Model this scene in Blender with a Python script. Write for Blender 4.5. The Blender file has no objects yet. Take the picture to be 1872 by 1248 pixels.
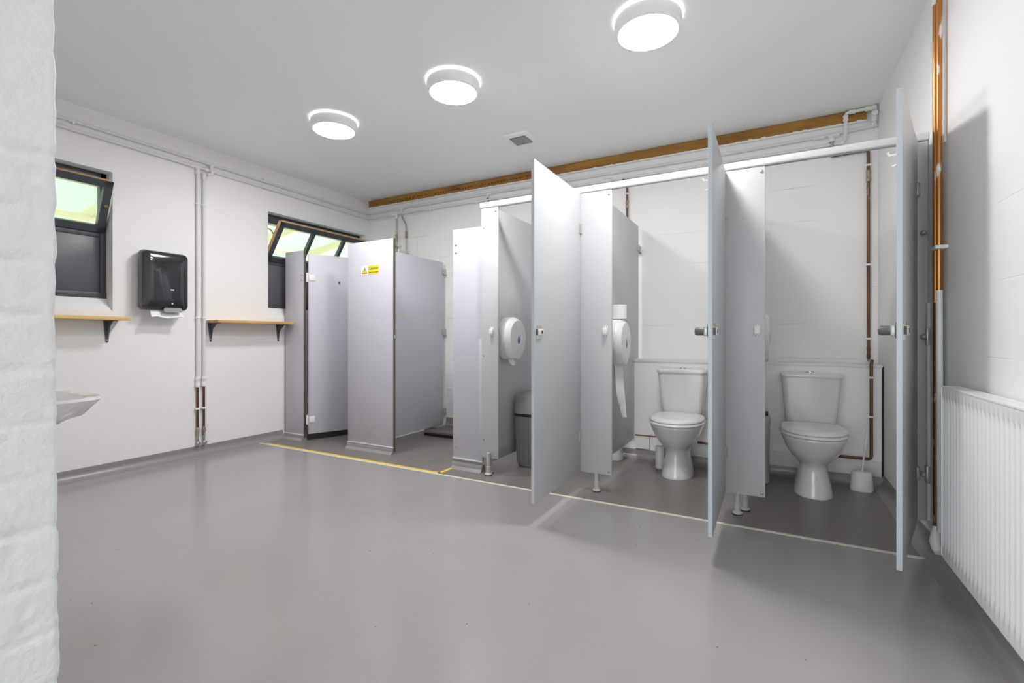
import bpy, bmesh, math, random
from mathutils import Vector, Matrix, noise
random.seed(7)
PI = math.pi
sc = bpy.context.scene
COL = sc.collection

# ------------------------------------------------------------------ materials
def mat(name, col, rough=.5, metal=0., bump=0., bscale=30., var=0., vscale=6., coat=0., spec=.5, alpha=1., trans=0., sub=0.):
    m = bpy.data.materials.new(name); m.use_nodes = True
    n, l = m.node_tree.nodes, m.node_tree.links
    p = n['Principled BSDF']
    p.inputs['Base Color'].default_value = (*col, 1)
    p.inputs['Roughness'].default_value = rough
    p.inputs['Metallic'].default_value = metal
    p.inputs['Specular IOR Level'].default_value = spec
    p.inputs['Coat Weight'].default_value = coat
    p.inputs['Alpha'].default_value = alpha
    p.inputs['Transmission Weight'].default_value = trans
    geo = n.new('ShaderNodeNewGeometry')
    if var > 0:
        t = n.new('ShaderNodeTexNoise'); t.inputs['Scale'].default_value = vscale; t.inputs['Detail'].default_value = 6
        l.new(geo.outputs['Position'], t.inputs['Vector'])
        mx = n.new('ShaderNodeMix'); mx.data_type = 'RGBA'
        mx.inputs[6].default_value = (*[c*(1-var) for c in col], 1)
        mx.inputs[7].default_value = (*[min(1, c*(1+var)) for c in col], 1)
        l.new(t.outputs['Fac'], mx.inputs[0]); l.new(mx.outputs[2], p.inputs['Base Color'])
    if bump > 0:
        t = n.new('ShaderNodeTexNoise'); t.inputs['Scale'].default_value = bscale; t.inputs['Detail'].default_value = 5
        l.new(geo.outputs['Position'], t.inputs['Vector'])
        b = n.new('ShaderNodeBump'); b.inputs['Strength'].default_value = bump; b.inputs['Distance'].default_value = .01
        l.new(t.outputs['Fac'], b.inputs['Height']); l.new(b.outputs['Normal'], p.inputs['Normal'])
    return m

def emis(name, col, s):
    m = bpy.data.materials.new(name); m.use_nodes = True
    n, l = m.node_tree.nodes, m.node_tree.links
    n.clear(); o = n.new('ShaderNodeOutputMaterial'); e = n.new('ShaderNodeEmission')
    e.inputs[0].default_value = (*col, 1); e.inputs[1].default_value = s
    l.new(e.outputs[0], o.inputs[0]); return m

def blockwall(name, col, axis, bw, bh, strength, zoff=0., fine=.25, rough=.55):
    """painted masonry: courses of blocks as relief, plus a lumpy paint coat"""
    m = mat(name, col, rough); n, l = m.node_tree.nodes, m.node_tree.links; p = n['Principled BSDF']
    g = [x for x in n if x.type == 'NEW_GEOMETRY'][0]
    s = n.new('ShaderNodeSeparateXYZ'); l.new(g.outputs['Position'], s.inputs[0])
    c = n.new('ShaderNodeCombineXYZ'); l.new(s.outputs[axis], c.inputs[0])
    ad = n.new('ShaderNodeMath'); ad.operation = 'ADD'; ad.inputs[1].default_value = zoff
    l.new(s.outputs['Z'], ad.inputs[0]); l.new(ad.outputs[0], c.inputs[1])
    br = n.new('ShaderNodeTexBrick'); br.inputs['Scale'].default_value = 1; br.inputs['Brick Width'].default_value = bw
    br.inputs['Row Height'].default_value = bh; br.inputs['Mortar Size'].default_value = .0035; br.inputs['Mortar Smooth'].default_value = .6
    br.inputs['Color1'].default_value = br.inputs['Color2'].default_value = (1, 1, 1, 1); br.inputs['Mortar'].default_value = (0, 0, 0, 1)
    l.new(c.outputs[0], br.inputs['Vector'])
    pt = n.new('ShaderNodeTexNoise'); pt.inputs['Scale'].default_value = 2.2; pt.inputs['Detail'].default_value = 2
    l.new(g.outputs['Position'], pt.inputs['Vector'])
    cr = n.new('ShaderNodeMapRange'); cr.inputs[1].default_value = .42; cr.inputs[2].default_value = .62
    l.new(pt.outputs['Fac'], cr.inputs[0])
    ml = n.new('ShaderNodeMath'); ml.operation = 'MULTIPLY'; ml.inputs[1].default_value = strength; l.new(cr.outputs[0], ml.inputs[0])
    b1 = n.new('ShaderNodeBump'); b1.inputs['Distance'].default_value = .004
    l.new(ml.outputs[0], b1.inputs['Strength']); l.new(br.outputs['Color'], b1.inputs['Height'])
    t = n.new('ShaderNodeTexNoise'); t.inputs['Scale'].default_value = 38; t.inputs['Detail'].default_value = 7
    l.new(g.outputs['Position'], t.inputs['Vector'])
    b2 = n.new('ShaderNodeBump'); b2.inputs['Distance'].default_value = .006; b2.inputs['Strength'].default_value = fine
    l.new(t.outputs['Fac'], b2.inputs['Height']); l.new(b1.outputs['Normal'], b2.inputs['Normal'])
    l.new(b2.outputs['Normal'], p.inputs['Normal'])
    return m

def worn(name, base, paint, lo, hi, scale=14., rough=.4, metal=0., stretch=(1, 1, .25)):
    """bare metal or timber with flecks of old white paint left on it"""
    m = mat(name, base, rough, metal); n, l = m.node_tree.nodes, m.node_tree.links; p = n['Principled BSDF']
    g = [x for x in n if x.type == 'NEW_GEOMETRY'][0]
    vm = n.new('ShaderNodeVectorMath'); vm.operation = 'MULTIPLY'; vm.inputs[1].default_value = stretch
    l.new(g.outputs['Position'], vm.inputs[0])
    t = n.new('ShaderNodeTexNoise'); t.inputs['Scale'].default_value = scale; t.inputs['Detail'].default_value = 5
    l.new(vm.outputs[0], t.inputs['Vector'])
    r = n.new('ShaderNodeMapRange'); r.inputs[1].default_value = lo; r.inputs[2].default_value = hi
    l.new(t.outputs['Fac'], r.inputs[0])
    t2 = n.new('ShaderNodeTexNoise'); t2.inputs['Scale'].default_value = scale*.7; l.new(vm.outputs[0], t2.inputs['Vector'])
    m2 = n.new('ShaderNodeMix'); m2.data_type = 'RGBA'; m2.inputs[6].default_value = (*[c*.5 for c in base], 1); m2.inputs[7].default_value = (*[min(1, c*1.35) for c in base], 1)
    l.new(t2.outputs['Fac'], m2.inputs[0])
    mx = n.new('ShaderNodeMix'); mx.data_type = 'RGBA'; l.new(m2.outputs[2], mx.inputs[6]); mx.inputs[7].default_value = (*paint, 1)
    l.new(r.outputs[0], mx.inputs[0]); l.new(mx.outputs[2], p.inputs['Base Color'])
    if metal:
        inv = n.new('ShaderNodeMath'); inv.operation = 'MULTIPLY_ADD'; inv.inputs[1].default_value = -metal; inv.inputs[2].default_value = metal
        l.new(r.outputs[0], inv.inputs[0]); l.new(inv.outputs[0], p.inputs['Metallic'])
    return m

def wood(name, c1, c2, axis='X', scale=9., rough=.5):
    m = mat(name, c1, rough); n, l = m.node_tree.nodes, m.node_tree.links; p = n['Principled BSDF']
    g = [x for x in n if x.type == 'NEW_GEOMETRY'][0]
    vm = n.new('ShaderNodeVectorMath'); vm.operation = 'MULTIPLY'
    vm.inputs[1].default_value = (.12, 1, 1) if axis == 'X' else (1, .12, 1)
    l.new(g.outputs['Position'], vm.inputs[0])
    t = n.new('ShaderNodeTexNoise'); t.inputs['Scale'].default_value = scale; t.inputs['Detail'].default_value = 8; t.inputs['Distortion'].default_value = 1.2
    l.new(vm.outputs[0], t.inputs['Vector'])
    r = n.new('ShaderNodeValToRGB'); r.color_ramp.elements[0].position = .32; r.color_ramp.elements[1].position = .66
    r.color_ramp.elements[0].color = (*c2, 1); r.color_ramp.elements[1].color = (*c1, 1)
    l.new(t.outputs['Fac'], r.inputs[0]); l.new(r.outputs[0], p.inputs['Base Color'])
    return m

WHITE = (.865, .855, .845)
M = {}
M['wall_l'] = blockwall('painted_block_left', WHITE, 'Y', .46, .257, .25, .08, .22)
M['wall_b'] = blockwall('painted_block_back', WHITE, 'X', 7., .257, .9, .19, .12)
M['wall_r'] = blockwall('painted_block_right', WHITE, 'Y', .46, .257, .35, .1, .12)
M['brick'] = mat('painted_brick', (.76, .765, .775), .5, bump=.22, bscale=110)
M['ceil'] = mat('ceiling_paint', (.92, .935, .945), .7, bump=.05, bscale=60)
M['paint'] = mat('white_paint', (.82, .815, .80), .45, bump=.08, bscale=50)
M['paintpipe'] = mat('painted_pipe', (.76, .76, .745), .4, bump=.15, bscale=40)
M['floor'] = mat('vinyl_floor', (.33, .313, .310), .19, bump=.02, bscale=7, var=.06, vscale=3, spec=.5)
n, l = M['floor'].node_tree.nodes, M['floor'].node_tree.links
vo = n.new('ShaderNodeTexVoronoi'); vo.inputs['Scale'].default_value = 9; vo.inputs['Randomness'].default_value = 1.
gg = n.new('ShaderNodeNewGeometry'); l.new(gg.outputs['Position'], vo.inputs['Vector'])
lt = n.new('ShaderNodeMath'); lt.operation = 'LESS_THAN'; lt.inputs[1].default_value = .032; l.new(vo.outputs['Distance'], lt.inputs[0])
mk = n.new('ShaderNodeMix'); mk.data_type = 'RGBA'; mk.inputs[7].default_value = (.12, .11, .105, 1)
src = n['Principled BSDF'].inputs['Base Color'].links[0].from_socket
l.new(src, mk.inputs[6]); l.new(lt.outputs[0], mk.inputs[0]); l.new(mk.outputs[2], n['Principled BSDF'].inputs['Base Color'])
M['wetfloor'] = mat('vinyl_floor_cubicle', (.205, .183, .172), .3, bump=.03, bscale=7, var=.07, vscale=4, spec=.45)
M['cove'] = mat('vinyl_cove', (.29, .275, .27), .3, bump=.05, bscale=9)
M['cream'] = mat('cream_strip', (.72, .67, .56), .6, var=.25, vscale=24)
M['yellow'] = mat('yellow_strip', (.82, .60, .07), .55, var=.2, vscale=30)
M['panel'] = mat('panel_laminate', (.545, .552, .565), .38, bump=.02, bscale=300)
M['panel2'] = mat('shower_laminate', (.565, .555, .618), .42, bump=.02, bscale=300)
M['edge'] = mat('panel_edge', (.52, .58, .63), .4)
M['bareedge'] = mat('bare_panel_edge', (.10, .085, .06), .7)
M['rail'] = mat('white_rail', (.74, .74, .74), .3)
M['rail2'] = mat('vent_white', (.95, .95, .94), .35)
M['foot'] = mat('foot_grey', (.52, .51, .48), .4)
M['plastic'] = mat('white_plastic', (.83, .83, .82), .35)
M['greyplas'] = mat('grey_plastic_and_shade', (.42, .43, .43), .4)
M['metalgrey'] = mat('grey_metal', (.5, .5, .5), .35, .6)
M['chrome'] = mat('chrome', (.78, .78, .78), .16, 1.)
M['steel'] = mat('dull_steel', (.45, .43, .40), .4, .8)
M['dark'] = mat('dark_plastic', (.03, .03, .033), .35)
M['black'] = mat('black_rubber_and_shade', (.015, .014, .014), .6)
M['smoke'] = mat('smoky_cover', (.018, .017, .022), .12, coat=.6, spec=.5)
M['ceramic'] = mat('ceramic', (.76, .745, .73), .12, coat=.4)
M['lid'] = mat('seat_plastic', (.80, .785, .785), .2)
M['paper'] = mat('tissue_paper', (.88, .88, .88), .9, bump=.1, bscale=80)
M['disp'] = mat('dispenser_plastic', (.80, .795, .79), .28)
M['blue'] = mat('blue_window', (.03, .06, .30), .25)
M['greywin'] = mat('grey_window', (.16, .165, .18), .25)
M['winpaint'] = mat('window_grey_paint', (.055, .063, .075), .4, bump=.12, bscale=45)
M['winpaint2'] = mat('window_blank_panel', (.105, .105, .122), .35, bump=.15, bscale=25, var=.12, vscale=9)
M['rawwood'] = wood('raw_sash_wood', (.62, .40, .19), (.45, .27, .11), 'Y')
M['shelf'] = wood('shelf_pine', (.75, .49, .20), (.52, .30, .09), 'Y', 12)
M['beam'] = wood('beam_timber', (.44, .215, .035), (.22, .095, .015), 'X', 11, .6)
M['beamink'] = mat('stamp_ink', (.05, .03, .015), .8)
M['copper'] = worn('old_copper', (.155, .075, .045), (.72, .68, .62), .66, .72, 30, .38, .55)
M['coppernew'] = worn('bright_copper', (.56, .24, .07), (.82, .80, .76), .63, .68, 22, .28, .75)
M['brass'] = worn('tarnished_fitting', (.36, .30, .22), (.7, .68, .63), .6, .7, 60, .4, .5)
M['rad'] = mat('radiator_enamel', (.83, .84, .84), .25)
M['signw'] = mat('sign_white', (.85, .85, .85), .5)
M['signy'] = mat('sign_yellow', (.86, .70, .03), .5)
M['signk'] = mat('sign_black', (.03, .03, .02), .5)
M['rust'] = mat('rusty_gap', (.24, .12, .035), .8, var=.4, vscale=60)
M['bin'] = mat('bin_grey', (.20, .20, .20), .4)
M['binlid'] = mat('bin_lid_grey', (.27, .27, .275), .35)
M['housing'] = mat('lamp_housing', (.94, .94, .94), .4)
LAMP = 98.
M['lamp'] = emis('lamp_diffuser', (1., .99, .985), LAMP)
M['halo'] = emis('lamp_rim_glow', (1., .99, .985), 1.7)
M['rafter'] = mat('cream_rafter', (.78, .68, .46), .6)
M['canopy'] = mat('canopy_sheet', (.70, .76, .66), .5)
n, l = M['canopy'].node_tree.nodes, M['canopy'].node_tree.links
tr = n.new('ShaderNodeBsdfTranslucent'); tr.inputs[0].default_value = (.61, .70, .605, 1)
mxs = n.new('ShaderNodeMixShader'); mxs.inputs[0].default_value = .65
l.new(n['Principled BSDF'].outputs[0], mxs.inputs[1]); l.new(tr.outputs[0], mxs.inputs[2]); l.new(mxs.outputs[0], n['Material Output'].inputs[0])
g = bpy.data.materials.new('window_glass'); g.use_nodes = True; n, l = g.node_tree.nodes, g.node_tree.links; n.clear()
o = n.new('ShaderNodeOutputMaterial'); a = n.new('ShaderNodeBsdfTransparent'); a.inputs[0].default_value = (.955, .985, .965, 1)
b = n.new('ShaderNodeBsdfGlossy'); b.inputs['Roughness'].default_value = .03; fr = n.new('ShaderNodeFresnel'); fr.inputs[0].default_value = 1.5
ge = n.new('ShaderNodeNewGeometry'); ff = n.new('ShaderNodeMath'); ff.operation = 'SUBTRACT'; ff.inputs[0].default_value = 1; l.new(ge.outputs['Backfacing'], ff.inputs[1])
fm = n.new('ShaderNodeMath'); fm.operation = 'MULTIPLY'; l.new(fr.outputs[0], fm.inputs[0]); l.new(ff.outputs[0], fm.inputs[1])
mx = n.new('ShaderNodeMixShader'); l.new(fm.outputs[0], mx.inputs[0]); l.new(a.outputs[0], mx.inputs[1]); l.new(b.outputs[0], mx.inputs[2]); l.new(mx.outputs[0], o.inputs[0])
M['glass'] = g

# ------------------------------------------------------------------ mesh helpers
class B:
    def __init__(s): s.bm = bmesh.new()
    def box(s, a, b, bev=0., seg=2, mtx=None):
        t = bmesh.new(); bmesh.ops.create_cube(t, size=1)
        c = [(a[i]+b[i])/2 for i in range(3)]; d = [abs(b[i]-a[i]) for i in range(3)]
        bmesh.ops.scale(t, vec=d, verts=t.verts); bmesh.ops.translate(t, vec=c, verts=t.verts)
        if bev > 0: bmesh.ops.bevel(t, geom=list(t.edges), offset=min(bev, min(d)*.49), segments=seg, profile=.5, affect='EDGES')
        if mtx is not None: bmesh.ops.transform(t, matrix=mtx, verts=t.verts)
        s.merge(t); return s
    def merge(s, t):
        me = bpy.data.meshes.new('tmp'); t.to_mesh(me); t.free(); s.bm.from_mesh(me); bpy.data.meshes.remove(me)
    def tube(s, pts, r, n=12, cap=True):
        pts = [Vector(p) for p in pts]; rs = r if isinstance(r, (list, tuple)) else [r]*len(pts)
        rings = []; up = None
        for i, p in enumerate(pts):
            if i == 0: d = pts[1]-p
            elif i == len(pts)-1: d = p-pts[i-1]
            else: d = (pts[i+1]-p).normalized()+(p-pts[i-1]).normalized()
            d.normalize()
            if up is None:
                up = Vector((0, 0, 1)) if abs(d.z) < .9 else Vector((1, 0, 0))
            sx = d.cross(up).normalized(); sy = sx.cross(d).normalized(); up = sy
            rings.append([s.bm.verts.new(p+sx*math.cos(2*PI*k/n)*rs[i]+sy*math.sin(2*PI*k/n)*rs[i]) for k in range(n)])
        s.skin(rings, cap); return s
    def skin(s, rings, cap=True, closed=True):
        n = len(rings[0])
        for a, b in zip(rings, rings[1:]):
            for k in range(n if closed else n-1):
                f = [a[k], a[(k+1) % n], b[(k+1) % n], b[k]]
                try: s.bm.faces.new(f)
                except ValueError: pass
        if cap:
            for q in (list(reversed(rings[0])), rings[-1]):
                try: s.bm.faces.new(q)
                except ValueError: pass
    def loft(s, rings, cap=True):
        s.skin([[s.bm.verts.new(p) for p in r] for r in rings], cap); return s
    def lathe(s, prof, c=(0, 0, 0), n=32, axis='z', cap=True):
        rings = []
        for r, h in prof:
            q = []
            for k in range(n):
                u, v = r*math.cos(2*PI*k/n), r*math.sin(2*PI*k/n)
                q.append({'z': (c[0]+u, c[1]+v, c[2]+h), 'x': (c[0]+h, c[1]+u, c[2]+v), 'y': (c[0]+u, c[1]+h, c[2]+v)}[axis])
            rings.append(q)
        return s.loft(rings, cap)
    def prism(s, poly, axis, a, b):
        """polygon extruded along an axis; poly holds the two other coordinates in xyz order"""
        def P(u, v, w): return {'x': (w, u, v), 'y': (u, w, v), 'z': (u, v, w)}[axis]
        return s.loft([[P(u, v, a) for u, v in poly], [P(u, v, b) for u, v in poly]])
    def build(s, name, m, parent=None, smooth=35, local=False):
        bm = s.bm
        bmesh.ops.recalc_face_normals(bm, faces=bm.faces)
        if parent is not None and not local:
            wl = world(parent); bmesh.ops.translate(bm, vec=-wl, verts=bm.verts)
        me = bpy.data.meshes.new(name); bm.to_mesh(me); bm.free()
        ms = m if isinstance(m, (list, tuple)) else [m]
        for q in ms: me.materials.append(M[q] if isinstance(q, str) else q)
        if smooth:
            for p in me.polygons: p.use_smooth = True
            me.set_sharp_from_angle(angle=math.radians(smooth))
        o = bpy.data.objects.new(name, me); COL.objects.link(o)
        if parent is not None: o.parent = parent
        return o
def each(name, m, parent, fs, smooth=35, local=False):
    for fn in fs:
        b = B(); fn(b); b.build(name, m, parent, smooth, local)
def world(o):
    v = Vector(o.location)
    while o.parent is not None: o = o.parent; v += Vector(o.location)
    return v
def thing(name, label, cat, loc=(0, 0, 0), rz=0., group=None):
    o = bpy.data.objects.new(name, None); o.empty_display_size = .1; COL.objects.link(o)
    o.location = loc; o.rotation_euler = (0, 0, rz); tag(o, label, cat, group); return o
def tag(o, label, cat, group=None, kind=None):
    o['label'] = label; o['category'] = cat
    if group: o['group'] = group
    if kind: o['kind'] = kind
    return o
def struct(o, label=None, cat=None):
    o['kind'] = 'structure'
    if label: o['label'] = label
    if cat: o['category'] = cat
    return o
def kids(o): return [c for c in o.children]
def copy_tree(o, label=None, loc=None, rz=None, parent=None):
    c = o.copy(); COL.objects.link(c)
    if parent is not None: c.parent = parent
    if label: c['label'] = label
    if loc is not None: c.location = loc
    if rz is not None: c.rotation_euler = (0, 0, rz)
    for k in kids(o): copy_tree(k, parent=c)
    return c
def arc(c, r, a0, a1, n, plane='xz', w=0.):
    out = []
    for i in range(n+1):
        a = a0+(a1-a0)*i/n; u, v = c[0]+r*math.cos(a), c[1]+r*math.sin(a)
        out.append({'xz': (u, w, v), 'yz': (w, u, v), 'xy': (u, v, w)}[plane])
    return out

# ------------------------------------------------------------------ room dimensions
XL, XR, YB, ZC = -4.26, .664, 4.17, 2.624
YF = 2.94          # fronts of the toilet cubicles
YS = 3.045         # fronts of the shower cubicles
YBOX = 3.96        # face of the pipe boxing behind the toilets
YR = -1.7          # wall behind the camera
YT = 2.762         # threshold strip

# ------------------------------------------------------------------ shell
f = B(); f.box((XL-.3, YR-.2, -.2), (XR+.3, YT, 0)); struct(f.build('floor', 'floor', smooth=0), 'smooth grey vinyl floor of the washroom', 'floor')
f = B(); f.box((XL-.3, YT, -.2), (XR+.3, YB+.3, 0)); struct(f.build('floor', 'wetfloor', smooth=0), 'brownish grey vinyl floor inside the cubicles', 'floor')
f = B(); f.box((XL-.3, YR-.2, ZC), (XR+.3, YB+.3, ZC+.15)); struct(f.build('ceiling', 'ceil', smooth=0), 'flat white painted ceiling', 'ceiling')
# left wall with its two window openings
W1, W2 = (1.0, 1.65), (2.88, 4.13)
ZS0, ZS1, ZH = 1.187, 1.305, 2.212
b = B(); xo = XL-.26
b.box((xo, .07, -.05), (XL, YB+.2, ZS0)); b.box((xo, .07, ZH), (XL, YB+.2, ZC+.05))
for y0, y1 in ((.07, W1[0]), (W1[1], W2[0]), (W2[1], YB+.2)): b.box((xo, y0, ZS0), (XL, y1, ZH))
for y0, y1 in (W1, W2): b.prism([(XL, ZS0), (XL-.115, ZS1), (xo, ZS1), (xo, ZS0)], 'y', y0, y1)
struct(b.build('wall_left', 'wall_l', smooth=0), 'white painted block wall with two window openings', 'wall')
b = B(); b.box((XL-.26, YB, -.05), (XR+.26, YB+.25, ZC+.05)); struct(b.build('wall_back', 'wall_b', smooth=0), 'white painted block wall behind the cubicles', 'wall')
b = B(); b.box((XR, YR-.2, -.05), (XR+.25, YB+.25, ZC+.05)); struct(b.build('wall_right', 'wall_r', smooth=0), 'white painted wall with the radiator', 'wall')
b = B(); b.box((-2.2, YR-.2, 2.2), (XR+.25, YR, ZC+.05)); b.box((-2.2, YR-.2, -.05), (-1.9, YR, 2.2)); b.box((.5, YR-.2, -.05), (XR+.25, YR, 2.2)); b.box((-2.2, YR, -.05), (-2.0, .07, ZC+.05))  # opening behind the camera is added to let in soft fill light
struct(b.build('wall_rear', 'wall_r', smooth=0), 'white wall of the entrance lobby with an added unseen doorway letting in fill light', 'wall')
b = B(); b.box((-9, -14, -.25), (9, YR-.19, -.06)); struct(b.build('ground', mat('bounce_paving', (.5, .49, .47), .9, var=.15), smooth=0), 'unseen paving added outside the doorway to bounce daylight in', 'ground')  # unseen paving, added to bounce daylight through the doorway

# near brick wall end (painted), courses of 75 mm
def brickend():
    b = B(); x1, y0, y1 = -.9, .07, .284
    path = []
    k = 44
    for i in range(k+1): path.append((x1, y0+(y1-.006-y0)*i/k, 1, 0))
    for i in range(1, 6):
        a = PI/2*i/5; path.append((x1-.006+.006*math.cos(a), y1-.006+.006*math.sin(a), math.cos(a), math.sin(a)))
    for i in range(1, 8): path.append((x1-.006-.02*i, y1, 0, 1))
    rings = []
    nz = 524
    for j in range(nz+1):
        z = -.02+(ZC+.04)*j/nz
        q = (z-.055)/.075; cell = math.floor(q+.5); d = abs(q-cell)*.075      # distance from the nearest joint
        course = math.floor(q)
        off = (noise.noise((course*3.7, 1.3, .5)))*.0013+.0055*(1.-z)
        r = []
        for (x, y, nx, ny) in path:
            wv = noise.noise((x*9, y*9, z*14))*.004
            st = .35+.65*max(0, min(1, .5+1.6*noise.noise((cell*5.1, y*6+x*6, 2.2))))
            cornerish = 1 if (nx < .98) else max(0, 1-(y1-y)/.03)
            jd = math.exp(-((d+wv)/.0050)**2)*.0042*st*(1-.8*cornerish)
            ch = math.exp(-((d)/.008)**2)*.0008*cornerish*st
            h = noise.noise((x*16, y*16, z*22))*.0016+noise.noise((x*60, y*60, z*60))*.0007
            pit = max(0, noise.noise((x*34+7, y*34, z*40))-.42)*.006
            lump = noise.noise((x*45, y*45, z*28+9))*.0016*cornerish
            t = h-jd-ch-pit+lump
            r.append((x+nx*t, y+ny*(t+off*cornerish), z))
        rings.append(r)
    b.skin([[b.bm.verts.new(p) for p in r] for r in rings], cap=False, closed=False)
    b.box((XL-.05, .07, -.05), (-1.035, .284, ZC+.02))
    b.box((-1.1, .07, -.05), (-.906, .2, ZC+.02))
    return b
o = brickend().build('wall_front', 'brick', smooth=60)
struct(o, 'near painted brick wall end with rough edge', 'wall')

# coved vinyl skirtings
def cove(name, p0, p1, nx, ny, h=.075, m='cove', r=.045):
    prof = [(0, -.01), (.0, h), (.004, h)]
    prof = [(0.001, h), (.005, h-.002), (.006, .05)]+[(.006+r*(1-math.cos(a)), .003+r*(1-math.sin(a))) for a in [PI/2*i/6*1. for i in range(7)]]+[(.065, .0005), (.065, -.01), (0.001, -.01)]
    b = B()
    b.loft([[(p[0]+nx*u, p[1]+ny*u, v) for u, v in prof] for p in (p0, p1)])
    return struct(b.build(name, m, smooth=50))
cove('baseboard_left', (XL, .285), (XL, YS-.01), 1, 0)
cove('baseboard_right', (XR, YR), (XR, YT), -1, 0, .10)
cove('baseboard_right_cubicle', (XR, YT), (XR, YBOX), -1, 0, .075)
cove('baseboard_back', (-1.79, YBOX), (XR, YBOX), 0, -1, .066, r=.035)
b = B(); b.box((XL+.05, YT-.011, -.01), (XR-.005, YT+.011, .0025)); struct(b.build('trim_1', 'cream', smooth=0), 'cream threshold strip across the floor', 'strip')
b = B(); b.box((XL+.12, YT+.012, -.01), (-2.115, YT+.037, .0035)); b.box((-2.14, YT+.012, -.01), (-2.112, 2.93, .0035))
struct(b.build('trim_2', 'yellow', smooth=0), 'yellow strip around the shower floor', 'strip')

# exposed timber along the top of the back wall
t = thing('timber_beam', 'exposed brown timber along the top of the back wall under the ceiling', 'beam', (-1.8, 4.15, 2.53))
b = B(); rings = []
N = 160
for i in range(N+1):
    x = -4.225+4.825*i/N
    lo = 2.536+.010*noise.noise((x*5, 0, 0))+.004*noise.noise((x*31, 0, 0)); hi = 2.619+.004*noise.noise((x*9, 5, 0))
    rings.append([(x, 4.152, lo), (x, 4.152, hi), (x, YB+.01, hi), (x, YB+.01, lo)])
b.loft(rings); b.build('timber', 'beam', t, smooth=0)
b = B()
for i in range(N):                                   # ragged paint line under and over the timber
    x = -4.225+4.825*i/N; x2 = x+4.825/N
    h1 = .004+.012*max(0, noise.noise((x*23, 3, 0)))
    b.box((x, 4.148, 2.528), (x2, YB, 2.536+h1))
b.build('torn_paint_line', 'paint', t, smooth=0)
b = B()
for k in range(58):
    x = -3.95+k*.036+random.uniform(-.004, .004)
    if 16 < k < 20 or 33 < k < 36: continue
    z = 2.566+.012*random.random()
    for q in range(random.choice((1, 2, 2, 3))):
        xx = x+q*.008
        b.box((xx, 4.1505, z-.008), (xx+.0035, 4.153, z+random.uniform(.004, .013)))
    b.box((x, 4.1505, z-.001), (x+.017, 4.153, z+.002))
b.build('stamped_marks', 'beamink', t, smooth=0)

# ------------------------------------------------------------------ windows
XW = XL-.10
def barx(b, p0, p1, w, d, nrm):
    """square bar between two points; w in the plane, d along nrm"""
    p0, p1, nrm = Vector(p0), Vector(p1), Vector(nrm).normalized()
    ax = (p1-p0).normalized(); side = ax.cross(nrm).normalized()
    b.loft([[p+side*(sx*w/2)+nrm*(sn*d/2) for sx, sn in ((-1, -1), (1, -1), (1, 1), (-1, 1))] for p in (p0, p1)])
def window(name, y0, y1, zt, tilt, npane, sy0, sy1, zb, sh, label):
    w = bpy.data.objects.new(name, None); COL.objects.link(w); w.location = (XW, (y0+y1)/2, ZS1); struct(w, label, 'window')
    b = B()
    b.box((XW-.06, y0-.02, zt-.084), (XW, y1+.02, zt+.02), .004); b.box((XW-.06, y0-.02, ZS1-.03), (XW+.006, y1+.02, ZS1+.022), .004)
    b.box((XW-.06, y0-.02, ZS1), (XW, y0+.02, zt), .004); b.box((XW-.06, y1-.035, ZS1), (XW, y1+.02, zt), .004)
    b.box((XW-.06, y0, zb-.03), (XW-.006, y1, zb+.012), .003)
    b.build('window_frame', 'winpaint', w)
    b = B(); b.box((XW-.05, y0+.01, ZS1+.015), (XW-.012, y1-.03, zb-.02), .004); b.build('blank_panel', 'winpaint2', w)
    b = B(); b.box((XW-.05, y0, zt-.098), (XW-.01, y1-.03, zt-.085)); b.build('head_bead', 'rafter', w)
    # opening sash hinged along its foot and leaning into the room
    ct, st = math.cos(tilt), math.sin(tilt)
    def P(y, u, d=0.): return Vector((XW-.008+st*u+ct*d, y, zb+.012+ct*u-st*d))
    nrm = (ct, 0, -st)
    b = B(); fw = .05
    def bar(pa, pb, wd, dp=.036, off=0): barx(b, pa, pb, wd, dp, nrm)
    bar(P(sy0, fw/2), P(sy1, fw/2), fw); bar(P(sy0, sh-fw/2), P(sy1, sh-fw/2), fw)
    bar(P(sy0+fw/2, 0), P(sy0+fw/2, sh), fw); bar(P(sy1-fw/2, 0), P(sy1-fw/2, sh), fw)
    for k in range(1, npane):
        y = sy0+(sy1-sy0)*k/npane; bar(P(y, fw*.6), P(y, sh-fw*.6), .035)
    s = b.build('sash', 'winpaint', w)
    b = B(); barx(b, P(sy0+.01, sh+.003), P(sy1-.01, sh+.003), .008, .030, nrm); barx(b, P(sy0-.003, .02), P(sy0-.003, sh), .008, .032, nrm); b.build('bare_edge', 'rawwood', s, local=False)
    for k in range(npane):
        a0 = sy0+(sy1-sy0)*k/npane+.03; a1 = sy0+(sy1-sy0)*(k+1)/npane-.03
        b = B(); b.loft([[P(a0, fw*.8, -.003), P(a1, fw*.8, -.003), P(a1, sh-fw*.8, -.003), P(a0, sh-fw*.8, -.003)], [P(a0, fw*.8, .001), P(a1, fw*.8, .001), P(a1, sh-fw*.8, .001), P(a0, sh-fw*.8, .001)]])
        b.build('pane', 'glass', s, smooth=0)
    return w, s, P
w, s, P = window('window_1', W1[0], W1[1], ZH, math.radians(24), 1, W1[0]+.012, W1[1]-.016, 1.765, .385, 'small hopper window by the towel dispenser')
b = B(); q = P(W1[1]-.040, .20, .02); b.lathe([(.001, 0), (.011, .0), (.011, .012), (.001, .014)], q, 14, 'x'); b.build('catch_stud', 'rust', s)
w, s, P = window('window_2', W2[0], W2[1], ZH, math.radians(35), 3, W2[0]+.035, W2[1]-.02, 1.745, .43, 'wide three pane hopper window over the showers')
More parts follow.
